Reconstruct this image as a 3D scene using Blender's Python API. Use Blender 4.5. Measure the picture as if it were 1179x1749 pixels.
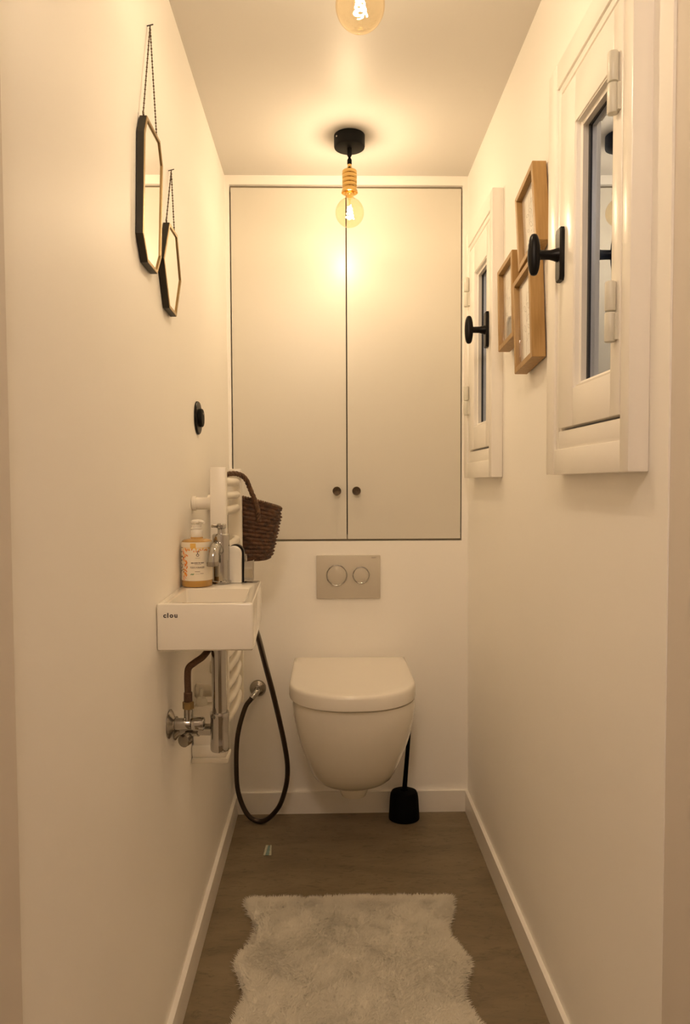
import bpy, bmesh, math, random
import numpy as np
from mathutils import Vector, Matrix

for o in list(bpy.data.objects):
    bpy.data.objects.remove(o, do_unlink=True)
scene = bpy.context.scene
COL = scene.collection
PI = math.pi
random.seed(7)
rng = np.random.default_rng(11)

# ------------------------------------------------------------------ camera
CAM_H = 1.105
F_PX, W_PX, H_PX = 1190.0, 1179.0, 1749.0
yaw, pitch, roll = math.atan(25.5 / F_PX), -math.atan(49.5 / F_PX), 0.004
Fv = Vector((math.sin(yaw) * math.cos(pitch), math.cos(yaw) * math.cos(pitch), math.sin(pitch)))
Rv = Vector((math.cos(yaw), -math.sin(yaw), 0))
Uv = Rv.cross(Fv)
R2 = Rv * math.cos(roll) - Uv * math.sin(roll)
U2 = Uv * math.cos(roll) + Rv * math.sin(roll)
cd = bpy.data.cameras.new('camera')
cam = bpy.data.objects.new('camera', cd)
COL.objects.link(cam)
M3 = Matrix((R2, U2, -Fv)).transposed()
cam.matrix_world = Matrix.Translation((0, 0, CAM_H)) @ M3.to_4x4()
cd.sensor_fit = 'VERTICAL'
cd.sensor_height = 36.0
cd.lens = 36.0 * F_PX / H_PX
cd.clip_start = 0.02
scene.camera = cam
# a narrow white room lives on interreflection: let diffuse light bounce on
scene.cycles.max_bounces = 10
scene.cycles.diffuse_bounces = 9
scene.cycles.glossy_bounces = 4
scene.cycles.transparent_max_bounces = 12
scene.cycles.caustics_reflective = False
scene.cycles.caustics_refractive = False
scene.cycles.adaptive_threshold = 0.05

# ------------------------------------------------------------------ world, exposure
wd = bpy.data.worlds.new('night')
scene.world = wd
wd.use_nodes = True
wd.node_tree.nodes['Background'].inputs[0].default_value = (0.35, 0.45, 0.65, 1)
wd.node_tree.nodes['Background'].inputs[1].default_value = 0.04
vs = scene.view_settings
vs.view_transform = 'Standard'
vs.look = 'None'
vs.gamma = 1.0
vs.use_curve_mapping = False
vs.exposure = 1.46
FILAMENT = 475.0            # radiance of the glowing filaments of the two bulbs
LAMP_COL = (1.0, 0.80, 0.59)
HALL_LAMP = 14.0            # radiance of the opal globe of the hallway ceiling lamp, behind the camera

# ------------------------------------------------------------------ materials
def nodes(name):
    m = bpy.data.materials.new(name)
    m.use_nodes = True
    nt = m.node_tree
    return m, nt, nt.nodes['Principled BSDF']

def pm(name, col, rough=0.5, metal=0.0, var=0.04, scale=8.0, bump=0.0, bscale=60.0, spec=0.5,
       coat=0.0, trans=0.0, sheen=0.0, stretch=None):
    m, nt, b = nodes(name)
    N, L = nt.nodes, nt.links
    tc = N.new('ShaderNodeTexCoord')
    src = tc.outputs['Object']
    if stretch:
        mp = N.new('ShaderNodeMapping')
        mp.inputs['Scale'].default_value = stretch
        L.new(src, mp.inputs['Vector'])
        src = mp.outputs['Vector']
    nz = N.new('ShaderNodeTexNoise')
    nz.inputs['Scale'].default_value = scale
    nz.inputs['Detail'].default_value = 5
    L.new(src, nz.inputs['Vector'])
    cr = N.new('ShaderNodeValToRGB')
    cr.color_ramp.elements[0].position = 0.3
    cr.color_ramp.elements[1].position = 0.7
    cr.color_ramp.elements[0].color = tuple(max(0, c * (1 - var)) for c in col) + (1,)
    cr.color_ramp.elements[1].color = tuple(min(1, c * (1 + var)) for c in col) + (1,)
    L.new(nz.outputs['Fac'], cr.inputs['Fac'])
    L.new(cr.outputs['Color'], b.inputs['Base Color'])
    b.inputs['Roughness'].default_value = rough
    b.inputs['Metallic'].default_value = metal
    b.inputs['Specular IOR Level'].default_value = spec
    b.inputs['Coat Weight'].default_value = coat
    b.inputs['Coat Roughness'].default_value = 0.08
    b.inputs['Transmission Weight'].default_value = trans
    b.inputs['Sheen Weight'].default_value = sheen
    if bump > 0:
        n2 = N.new('ShaderNodeTexNoise')
        n2.inputs['Scale'].default_value = bscale
        n2.inputs['Detail'].default_value = 4
        L.new(src, n2.inputs['Vector'])
        bp = N.new('ShaderNodeBump')
        bp.inputs['Strength'].default_value = bump
        bp.inputs['Distance'].default_value = 0.004
        L.new(n2.outputs['Fac'], bp.inputs['Height'])
        L.new(bp.outputs['Normal'], b.inputs['Normal'])
    return m

def glass_mat(name, tint, refl, f0, power=5.0, rough=0.0):
    """thin pane: transparent sheet with a Fresnel reflection on top"""
    m, nt, b = nodes(name)
    N, L = nt.nodes, nt.links
    N.remove(b)
    out = N['Material Output']
    t = N.new('ShaderNodeBsdfTransparent')
    t.inputs['Color'].default_value = tint + (1,)
    g = N.new('ShaderNodeBsdfGlossy')
    g.inputs['Color'].default_value = refl + (1,)
    g.inputs['Roughness'].default_value = rough
    # Schlick reflection from the facing angle, the same on both sides of the thin sheet
    lw = N.new('ShaderNodeLayerWeight')
    lw.inputs['Blend'].default_value = 0.5
    pw = N.new('ShaderNodeMath'); pw.operation = 'POWER'; pw.inputs[1].default_value = power
    L.new(lw.outputs['Facing'], pw.inputs[0])
    fr = N.new('ShaderNodeMath'); fr.operation = 'MULTIPLY_ADD'
    fr.inputs[1].default_value = 1 - f0; fr.inputs[2].default_value = f0
    L.new(pw.outputs[0], fr.inputs[0])
    mx = N.new('ShaderNodeMixShader')
    L.new(fr.outputs[0], mx.inputs['Fac'])
    L.new(t.outputs['BSDF'], mx.inputs[1])
    L.new(g.outputs['BSDF'], mx.inputs[2])
    L.new(mx.outputs['Shader'], out.inputs['Surface'])
    return m

def emit_mat(name, col, strength):
    m, nt, b = nodes(name)
    N, L = nt.nodes, nt.links
    N.remove(b)
    e = N.new('ShaderNodeEmission')
    e.inputs['Color'].default_value = col + (1,)
    e.inputs['Strength'].default_value = strength
    L.new(e.outputs['Emission'], N['Material Output'].inputs['Surface'])
    return m

def floor_mat():
    m, nt, b = nodes('vinyl_floor')
    N, L = nt.nodes, nt.links
    tc = N.new('ShaderNodeTexCoord')
    mp = N.new('ShaderNodeMapping')
    mp.inputs['Scale'].default_value = (1.0, 3.0, 1.0)
    L.new(tc.outputs['Object'], mp.inputs['Vector'])
    n1 = N.new('ShaderNodeTexNoise'); n1.inputs['Scale'].default_value = 4.0; n1.inputs['Detail'].default_value = 9
    n1.inputs['Roughness'].default_value = 0.65; n1.inputs['Distortion'].default_value = 0.6
    n2 = N.new('ShaderNodeTexNoise'); n2.inputs['Scale'].default_value = 26.0; n2.inputs['Detail'].default_value = 8
    n2.inputs['Roughness'].default_value = 0.7; n2.inputs['Distortion'].default_value = 1.2
    L.new(mp.outputs['Vector'], n1.inputs['Vector']); L.new(mp.outputs['Vector'], n2.inputs['Vector'])
    c1 = N.new('ShaderNodeValToRGB')
    c1.color_ramp.elements[0].position = 0.3; c1.color_ramp.elements[0].color = (0.170, 0.128, 0.078, 1)
    c1.color_ramp.elements[1].position = 0.72; c1.color_ramp.elements[1].color = (0.275, 0.215, 0.135, 1)
    L.new(n1.outputs['Fac'], c1.inputs['Fac'])
    c2 = N.new('ShaderNodeValToRGB')
    c2.color_ramp.elements[0].position = 0.34; c2.color_ramp.elements[0].color = (0.45, 0.43, 0.40, 1)
    c2.color_ramp.elements[1].position = 0.47; c2.color_ramp.elements[1].color = (1, 1, 1, 1)
    L.new(n2.outputs['Fac'], c2.inputs['Fac'])
    mx = N.new('ShaderNodeMix'); mx.data_type = 'RGBA'; mx.blend_type = 'MULTIPLY'
    mx.inputs['Factor'].default_value = 0.55
    L.new(c1.outputs['Color'], mx.inputs['A']); L.new(c2.outputs['Color'], mx.inputs['B'])
    L.new(mx.outputs['Result'], b.inputs['Base Color'])
    b.inputs['Roughness'].default_value = 0.5
    bp = N.new('ShaderNodeBump'); bp.inputs['Strength'].default_value = 0.12; bp.inputs['Distance'].default_value = 0.003
    L.new(n2.outputs['Fac'], bp.inputs['Height']); L.new(bp.outputs['Normal'], b.inputs['Normal'])
    return m

def wood_mat():
    m, nt, b = nodes('light_oak')
    N, L = nt.nodes, nt.links
    tc = N.new('ShaderNodeTexCoord')
    mp = N.new('ShaderNodeMapping'); mp.inputs['Scale'].default_value = (60, 60, 5)
    L.new(tc.outputs['Object'], mp.inputs['Vector'])
    nz = N.new('ShaderNodeTexNoise'); nz.inputs['Scale'].default_value = 3; nz.inputs['Detail'].default_value = 6
    L.new(mp.outputs['Vector'], nz.inputs['Vector'])
    cr = N.new('ShaderNodeValToRGB')
    cr.color_ramp.elements[0].position = 0.3; cr.color_ramp.elements[0].color = (0.34, 0.195, 0.062, 1)
    cr.color_ramp.elements[1].position = 0.7; cr.color_ramp.elements[1].color = (0.44, 0.27, 0.100, 1)
    L.new(nz.outputs['Fac'], cr.inputs['Fac']); L.new(cr.outputs['Color'], b.inputs['Base Color'])
    b.inputs['Roughness'].default_value = 0.45
    return m

MAT = dict(
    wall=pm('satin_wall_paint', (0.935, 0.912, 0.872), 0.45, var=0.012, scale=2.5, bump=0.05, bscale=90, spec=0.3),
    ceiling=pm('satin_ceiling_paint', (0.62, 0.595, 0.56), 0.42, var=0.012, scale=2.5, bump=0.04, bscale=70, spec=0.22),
    hall=pm('hall_wall_paint', (0.70, 0.645, 0.58), 0.6, var=0.015, scale=2.5),
    trim=pm('white_trim_paint', (0.89, 0.86, 0.81), 0.35, var=0.01, bump=0.03, bscale=80),
    door=pm('cabinet_lacquer', (0.70, 0.67, 0.60), 0.33, var=0.01, scale=3),
    dark=pm('dark_recess', (0.06, 0.05, 0.04), 0.8),
    wood_edge=pm('grey_board', (0.30, 0.26, 0.20), 0.7),
    winpaint=pm('window_gloss_paint', (0.90, 0.87, 0.82), 0.28, var=0.01, bump=0.05, bscale=120),
    plastic=pm('white_plastic', (0.78, 0.75, 0.68), 0.35, var=0.01),
    hinge=pm('hinge_plastic', (0.68, 0.66, 0.58), 0.35, var=0.01),
    ceramic=pm('white_ceramic', (0.80, 0.76, 0.68), 0.10, var=0.006, spec=0.6, coat=0.4),
    lid=pm('toilet_lid_plastic', (0.82, 0.78, 0.71), 0.16, var=0.006, spec=0.5),
    radiator=pm('radiator_enamel', (0.82, 0.78, 0.70), 0.28, var=0.01),
    black=pm('matt_black', (0.004, 0.004, 0.004), 0.55, var=0.2, spec=0.15),
    blackplastic=pm('black_plastic', (0.003, 0.003, 0.003), 0.6, var=0.2, spec=0.08),
    blackgloss=pm('black_satin_metal', (0.005, 0.004, 0.004), 0.35, var=0.2, spec=0.2),
    bronze=pm('dark_bronze', (0.085, 0.058, 0.034), 0.4, 0.6, var=0.2, scale=200),
    chrome=pm('chrome', (0.50, 0.485, 0.46), 0.08, 1.0, var=0.02),
    nickel=pm('aged_chrome', (0.36, 0.33, 0.29), 0.2, 1.0, var=0.08, scale=60),
    hose=pm('metal_hose', (0.075, 0.055, 0.042), 0.3, 0.8, var=0.15, scale=400),
    hosecopper=pm('braided_supply_hose', (0.13, 0.075, 0.045), 0.4, 0.7, var=0.3, scale=500),
    brass=pm('polished_brass', (0.74, 0.49, 0.17), 0.12, 1.0, var=0.05),
    oldbrass=pm('aged_brass', (0.36, 0.25, 0.11), 0.35, 0.9, var=0.15, scale=40),
    darkbrass=pm('dark_brass_edge', (0.022, 0.017, 0.010), 0.45, 0.3, var=0.3, scale=30),
    mirror=pm('mirror_silver', (0.90, 0.89, 0.87), 0.015, 1.0, var=0.0),
    wood=wood_mat(),
    paper=pm('print_paper', (0.92, 0.89, 0.85), 0.7, var=0.05, scale=25),
    ink=pm('grey_ink', (0.26, 0.23, 0.22), 0.8),
    picglass=glass_mat('picture_glass', (0.97, 0.97, 0.97), (1, 1, 1), 0.04),
    pane=glass_mat('coated_double_glazing', (0.45, 0.5, 0.56), (0.74, 0.83, 1.0), 0.42, 3.0, 0.004),
    putty=pm('dark_glazing_seal', (0.03, 0.03, 0.035), 0.6),
    bulb=glass_mat('amber_bulb_glass', (1.0, 0.93, 0.78), (1.0, 0.9, 0.75), 0.03, 3.5),
    filament=emit_mat('glowing_filament', LAMP_COL, FILAMENT),
    floor=floor_mat(),
    fur=pm('sheepskin_fur', (0.97, 0.925, 0.83), 0.9, var=0.03, scale=9, spec=0.1, sheen=0.3),
    furbase=pm('sheepskin_backing', (0.96, 0.91, 0.81), 0.95, var=0.04, scale=14, spec=0.1),
    wicker=pm('dark_wicker', (0.085, 0.036, 0.015), 0.55, var=0.6, scale=70, bump=0.6, bscale=260),
    wickerlight=pm('wicker_rim', (0.105, 0.050, 0.021), 0.55, var=0.5, scale=80, bump=0.5, bscale=260),
    amber=pm('amber_soap', (0.46, 0.255, 0.055), 0.12, var=0.05, coat=0.6),
    labelpaper=pm('bottle_label', (0.80, 0.73, 0.60), 0.45, var=0.02),
    orange=pm('orange_print', (0.80, 0.26, 0.045), 0.5),
    yellow=pm('yellow_print', (0.80, 0.50, 0.12), 0.5),
    print_dark=pm('dark_print', (0.06, 0.045, 0.05), 0.5),
    print_grey=pm('grey_print', (0.24, 0.19, 0.16), 0.5),
    print_green=pm('green_print', (0.16, 0.30, 0.15), 0.5),
    plate=pm('flush_plate_plastic', (0.60, 0.55, 0.47), 0.38, var=0.01),
    scrap=pm('pale_plastic_film', (0.52, 0.52, 0.40), 0.25, var=0.15, scale=90),
    scrapblue=pm('blue_plastic_film', (0.20, 0.30, 0.28), 0.25, var=0.15, scale=90),
)

# pile shades like a soft upward-facing mass, not like loose blades
_nt = MAT['fur'].node_tree
_g = _nt.nodes.new('ShaderNodeNewGeometry'); _v = _nt.nodes.new('ShaderNodeVectorMath'); _v.operation = 'MULTIPLY_ADD'
_v.inputs[1].default_value = (0.35, 0.35, 0.35); _v.inputs[2].default_value = (0, 0, 1)
_n = _nt.nodes.new('ShaderNodeVectorMath'); _n.operation = 'NORMALIZE'
_nt.links.new(_g.outputs['Normal'], _v.inputs[0]); _nt.links.new(_v.outputs[0], _n.inputs[0])
_pb = _nt.nodes['Principled BSDF']
_nt.links.new(_n.outputs[0], _pb.inputs['Normal'])
_tr = _nt.nodes.new('ShaderNodeBsdfTranslucent'); _mx = _nt.nodes.new('ShaderNodeMixShader')
_mx.inputs['Fac'].default_value = 0.48
_nt.links.new(_pb.inputs['Base Color'].links[0].from_socket, _tr.inputs['Color'])
_nt.links.new(_pb.outputs['BSDF'], _mx.inputs[1]); _nt.links.new(_tr.outputs['BSDF'], _mx.inputs[2])
_nt.links.new(_mx.outputs['Shader'], _nt.nodes['Material Output'].inputs['Surface'])
MAT['opal'] = emit_mat('opal_glass', (1.0, 0.79, 0.60), HALL_LAMP)

# ------------------------------------------------------------------ object helpers
OFF = {}
def root(name, loc, label, cat, group=None, kind=None):
    o = bpy.data.objects.new(name, None)
    COL.objects.link(o)
    o.empty_display_size = 0.05
    o.location = loc
    OFF[o.name] = Vector(loc)
    tag(o, label, cat, group, kind)
    return o

def tag(o, label=None, cat=None, group=None, kind=None):
    if label: o['label'] = label
    if cat: o['category'] = cat
    if group: o['group'] = group
    if kind: o['kind'] = kind
    return o

def finish(me, smooth=True, angle=35):
    if smooth:
        me.polygons.foreach_set('use_smooth', [True] * len(me.polygons))
        me.set_sharp_from_angle(angle=math.radians(angle))

def obj(name, bm, mat, parent=None, base=None, label=None, smooth=True, angle=35):
    """one mesh object from a bmesh in world coordinates; base = origin for a top-level one"""
    bmesh.ops.recalc_face_normals(bm, faces=bm.faces)
    off = OFF[parent.name] if parent is not None else Vector(base or (0, 0, 0))
    bmesh.ops.translate(bm, verts=bm.verts, vec=-off)
    me = bpy.data.meshes.new(name)
    bm.to_mesh(me); bm.free()
    me.materials.append(MAT[mat])
    finish(me, smooth, angle)
    o = bpy.data.objects.new(name, me)
    COL.objects.link(o)
    if parent is not None:
        o.parent = parent
        OFF[o.name] = off
    else:
        o.location = off
        OFF[o.name] = off
    if label: o['label'] = label
    return o

def copy_tree(o, parent=None):
    c = o.copy()
    COL.objects.link(c)
    c.parent = parent
    for ch in list(o.children):
        copy_tree(ch, c)
    return c

def B(): return bmesh.new()

def box(bm, x0, x1, y0, y1, z0, z1, bevel=0.0, seg=2):
    t = bmesh.new()
    vs_ = [t.verts.new((x, y, z)) for x in (x0, x1) for y in (y0, y1) for z in (z0, z1)]
    for f in ((0, 1, 3, 2), (4, 6, 7, 5), (0, 4, 5, 1), (2, 3, 7, 6), (0, 2, 6, 4), (1, 5, 7, 3)):
        t.faces.new([vs_[i] for i in f])
    if bevel > 0:
        bmesh.ops.bevel(t, geom=list(t.edges), offset=bevel, segments=seg, affect='EDGES', profile=0.5)
    merge(bm, t)
    return bm

def merge(bm, t, mat=None):
    bmesh.ops.recalc_face_normals(t, faces=t.faces)
    me = bpy.data.meshes.new('tmp')
    if mat is not None: t.transform(mat)
    t.to_mesh(me); t.free()
    bm.from_mesh(me)
    bpy.data.meshes.remove(me)

def frame_of(d):
    d = Vector(d).normalized()
    a = Vector((0, 0, 1)) if abs(d.z) < 0.9 else Vector((0, 1, 0))
    u = d.cross(a).normalized()
    return u, d.cross(u).normalized()

def loft(bm, loops, cap0=True, cap1=True):
    rows = [[bm.verts.new(p) for p in lp] for lp in loops]
    n = len(rows[0])
    for a, b in zip(rows[:-1], rows[1:]):
        for i in range(n):
            bm.faces.new((a[i], a[(i + 1) % n], b[(i + 1) % n], b[i]))
    if cap0: bm.faces.new(rows[0][::-1])
    if cap1: bm.faces.new(rows[-1])
    return bm

def lathe(bm, prof, c=(0, 0, 0), axis=(0, 0, 1), seg=24, cap0=True, cap1=True, sy=1.0):
    """prof: (radius, distance along axis)"""
    t = bmesh.new()
    c = Vector(c); d = Vector(axis).normalized()
    u, v = frame_of(d)
    loops = []
    for r, h in prof:
        r = max(r, 1e-5)
        loops.append([c + d * h + u * (r * math.cos(2 * PI * k / seg)) + v * (sy * r * math.sin(2 * PI * k / seg)) for k in range(seg)])
    loft(t, loops, cap0, cap1)
    merge(bm, t)
    return bm

def cyl(bm, p0, p1, r, seg=20, bevel=0.0, r1=None):
    p0, p1 = Vector(p0), Vector(p1)
    h = (p1 - p0).length
    r1 = r if r1 is None else r1
    b = bevel
    prof = [(r, 0), (r1, h)] if b == 0 else [(r - b, 0), (r - b * .3, b * .3), (r, b), (r1, h - b), (r1 - b * .3, h - b * .3), (r1 - b, h)]
    return lathe(bm, prof, p0, p1 - p0, seg)

def spline(pts, n=8):
    P = [Vector(p) for p in pts]
    P = [P[0] * 2 - P[1]] + P + [P[-1] * 2 - P[-2]]
    out = []
    for i in range(1, len(P) - 2):
        a, b, c, d = P[i - 1], P[i], P[i + 1], P[i + 2]
        for k in range(n):
            t = k / n
            out.append(0.5 * ((2 * b) + (c - a) * t + (2 * a - 5 * b + 4 * c - d) * t * t + (3 * b - a - 3 * c + d) * t ** 3))
    out.append(P[-2].copy())
    return out

def tube(bm, pts, r, seg=12, smooth=8, flat=1.0):
    pts = spline(pts, smooth) if smooth else [Vector(p) for p in pts]
    t = bmesh.new()
    n = len(pts)
    tan = [(pts[min(i + 1, n - 1)] - pts[max(i - 1, 0)]).normalized() for i in range(n)]
    u, v = frame_of(tan[0])
    loops = []
    for i in range(n):
        if i:
            q = tan[i - 1].rotation_difference(tan[i])
            u = q @ u; v = q @ v
        rr = r(i / (n - 1)) if callable(r) else r
        loops.append([pts[i] + u * (rr * math.cos(2 * PI * k / seg)) + v * (flat * rr * math.sin(2 * PI * k / seg)) for k in range(seg)])
    loft(t, loops)
    merge(bm, t)
    return bm

def prism(bm, pts, vec):
    t = bmesh.new()
    vec = Vector(vec)
    loft(t, [[Vector(p) for p in pts], [Vector(p) + vec for p in pts]])
    merge(bm, t)
    return bm

def hexa(bm, P):
    """8 corners: order (i,j,k) over x, y, z"""
    t = bmesh.new()
    v = [t.verts.new(p) for p in P]
    for f in ((0, 1, 3, 2), (4, 6, 7, 5), (0, 4, 5, 1), (2, 3, 7, 6), (0, 2, 6, 4), (1, 5, 7, 3)):
        t.faces.new([v[i] for i in f])
    merge(bm, t)
    return bm

def text_mesh(s, height, bold=0.0, space=1.0):
    """flat letters: list of (x, y) verts and faces, baseline at 0, scaled to the height of the tallest letter"""
    cu = bpy.data.curves.new('t', 'FONT')
    cu.body = s; cu.size = 1.0; cu.space_character = space; cu.offset = bold; cu.resolution_u = 4
    o = bpy.data.objects.new('t', cu)
    COL.objects.link(o)
    dg = bpy.context.evaluated_depsgraph_get(); dg.update()
    me = bpy.data.meshes.new_from_object(o.evaluated_get(dg))
    V = [(v.co.x, v.co.y) for v in me.vertices]; Fc = [tuple(p.vertices) for p in me.polygons]
    bpy.data.objects.remove(o, do_unlink=True); bpy.data.curves.remove(cu); bpy.data.meshes.remove(me)
    y0 = min(v[1] for v in V); y1 = max(v[1] for v in V); x0 = min(v[0] for v in V)
    k = height / (y1 - y0)
    return [((x - x0) * k, (y - y0) * k) for x, y in V], Fc

def flat_mesh(bm, V, Fc, fn, thick):
    """place flat letters by fn(x, y, depth); extruded by thick"""
    a = [bm.verts.new(fn(x, y, thick)) for x, y in V]
    for f in Fc:
        try: bm.faces.new([a[i] for i in f])
        except ValueError: pass
    return bm

# ------------------------------------------------------------------ the shell
def XL(y, z): return -.317 - .006 * (y - 1.3) - .0065 * z
def XR(y, z): return .454 + .006 * (y - 1.3) - .003 * z
def ZC(y): return 2.10 + .02 * (2.3 - y)
YB = 2.30                    # face of the back wall
YL, YR = 0.69, 0.915         # where the side walls end at the doorway
TH = 0.10

def struct(name, bm, mat, label, cat, base=(0, 0, 0)):
    o = obj(name, bm, mat, None, base, smooth=False)
    return tag(o, label, cat, kind='structure')

b = B(); box(b, -1.5, 1.5, -1.4, 2.9, -0.06, 0)
struct('floor', b, 'floor', 'grey brown concrete look vinyl floor', 'floor')

def lslab(bm, y0, y1, z0, z1, a=0.0, t=TH):
    hexa(bm, [(XL(y, z) + (a if i else a - t), y, z) for i in (0, 1) for y in (y0, y1) for z in (z0, z1)])
def rslab(bm, y0, y1, z0, z1, a=0.0, t=TH):
    hexa(bm, [(XR(y, z) - a + (t if i else 0), y, z) for i in (0, 1) for y in (y0, y1) for z in (z0, z1)])

b = B(); lslab(b, YL, 2.9, 0, 2.16)
struct('wall_left', b, 'wall', 'long plain cream wall carrying the two mirrors and the basin', 'wall')

WIN = [(0.971, 'far'), (1.822, 'near')]      # outer near edge of each window, side of its handle
WZ0, WZ1 = 1.119, 1.866
b = B()
ys = [YR]
for y0, _ in WIN: ys += [y0 + .033, y0 + .305]
ys += [2.9]
for i in range(5):
    if i % 2 == 0: rslab(b, ys[i], ys[i + 1], 0, 2.16)
    else:
        rslab(b, ys[i], ys[i + 1], 0, WZ0 + .08); rslab(b, ys[i], ys[i + 1], WZ1 - .07, 2.16)
struct('wall_right', b, 'wall', 'long plain cream wall with the two small windows and three pictures', 'wall')

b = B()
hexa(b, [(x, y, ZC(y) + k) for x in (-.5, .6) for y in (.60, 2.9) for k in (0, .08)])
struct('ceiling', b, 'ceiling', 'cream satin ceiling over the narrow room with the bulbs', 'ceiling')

# back wall, with the opening of the built-in cabinet
CX0, CX1, CZ0, CZ1 = -.3215, .4365, .913, 2.071
b = B()
box(b, -.345, .475, YB, YB + .1, 0, CZ0)
box(b, -.345, .475, YB, YB + .1, CZ1, 2.125)
box(b, -.345, CX0, YB, YB + .1, CZ0, CZ1)
box(b, CX1, .475, YB, YB + .1, CZ0, CZ1)
struct('wall_back', b, 'wall', 'cream end wall behind the toilet, framing the cabinet doors', 'wall')

# hallway in front of the doorway, around the camera
b = B(); box(b, -1.5, -.3135, .57, YL, 0, 2.3); struct('wall_entrance', b, 'hall', 'hallway wall corner at the left edge of the doorway', 'wall')
b = B(); box(b, .4508, 1.5, .57, YR, 0, 2.3); struct('wall_doorway', b, 'hall', 'hallway wall corner at the right edge of the doorway', 'wall')
b = B(); box(b, -.3135, .4508, .57, .67, 2.07, 2.3); struct('wall_lintel', b, 'hall', 'lintel over the open doorway', 'wall')
b = B(); box(b, -1.5, 1.5, -1.4, -1.3, 0, 2.3); struct('wall_rear', b, 'hall', 'plain hallway wall facing the doorway', 'wall')
b = B(); box(b, -1.5, -1.4, -1.4, .57, 0, 2.3); struct('wall_hall_left', b, 'hall', 'plain left hallway wall', 'wall')
b = B(); box(b, 1.4, 1.5, -1.4, .57, 0, 2.3); struct('wall_hall_right', b, 'hall', 'plain right hallway wall', 'wall')
b = B(); box(b, -1.5, 1.5, -1.4, .67, 2.3, 2.36); struct('ceiling_hall', b, 'hall', 'plain hallway ceiling', 'ceiling')

hl = root('hallway_ceiling_lamp', (-.10, -.35, 2.3), 'round opal hallway ceiling lamp behind the viewpoint', 'lamp')
b = B(); lathe(b, [(.075, 0), (.075, -.018), (.070, -.022), (.002, -.022)], (-.10, -.35, 2.2995), (0, 0, 1), 32)
obj('canopy', b, 'black', hl)
b = B(); lathe(b, [(.05, -.0225)] + [(.135 * math.sin(.4 + 2.74 * k / 14), -.135 + .0 - .02 + .135 * math.cos(.4 + 2.74 * k / 14) + .008) for k in range(15)], (-.10, -.35, 2.2995), (0, 0, 1), 32)
obj('globe', b, 'opal', hl)
BBH = .070
b = B(); lslab(b, YL, YB - .0105, 0, BBH, a=.0105, t=.0105)
struct('baseboard_left', b, 'trim', 'white baseboard along the wall below the basin', 'baseboard')
b = B(); rslab(b, YR, YB - .0105, 0, BBH, a=.0105, t=.0105)
struct('baseboard_right', b, 'trim', 'white baseboard along the wall below the windows', 'baseboard')
b = B(); box(b, -.322, .459, YB - .0105, YB, 0, BBH + .002)
struct('baseboard_back', b, 'trim', 'white baseboard behind the toilet', 'baseboard')

# ------------------------------------------------------------------ built-in cabinet
cab = root('built_in_cabinet', ((CX0 + CX1) / 2, YB, CZ0), 'white two door cabinet built into the end wall above the flush plate', 'cabinet')
b = B()
box(b, CX0, CX1, YB + .26, YB + .28, CZ0, CZ1)
for a in ((CX0, CX0 + .012), (CX1 - .012, CX1)): box(b, a[0], a[1], YB + .1, YB + .26, CZ0, CZ1)
box(b, CX0, CX1, YB + .1, YB + .26, CZ0, CZ0 + .012); box(b, CX0, CX1, YB + .1, YB + .26, CZ1 - .012, CZ1)
obj('body', b, 'dark', cab, smooth=False)
b = B(); box(b, CX0 + .001, CX1 - .001, YB + .014, YB + .03, CZ1 - .022, CZ1 - .001)
obj('door_stop', b, 'wood_edge', cab, smooth=False)
b = B(); box(b, CX0 + .001, CX1 - .001, YB + .012, YB + .03, CZ0 + .001, CZ0 + .02)
obj('door_stop', b, 'wood_edge', cab, smooth=False)
SEAM = .0565
for x0, x1, kx in ((CX0 + .0042, SEAM - .0018, .0225), (SEAM + .0018, CX1 - .0042, .0870)):
    b = B(); box(b, x0, x1, YB + .0005, YB + .020, CZ0 + .0065, CZ1 - .0105, .0008, 1)
    d = obj('door', b, 'door', cab)
    b = B(); lathe(b, [(.0075, 0), (.005, .004), (.005, .009), (.0125, .013), (.0142, .016), (.0142, .021), (.013, .023), (.006, .0222), (.001, .0218)],
                   (kx, YB + .0005, 1.079), (0, -1, 0), 24)
    obj('knob', b, 'bronze', d, label='small round dark bronze knob')

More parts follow.
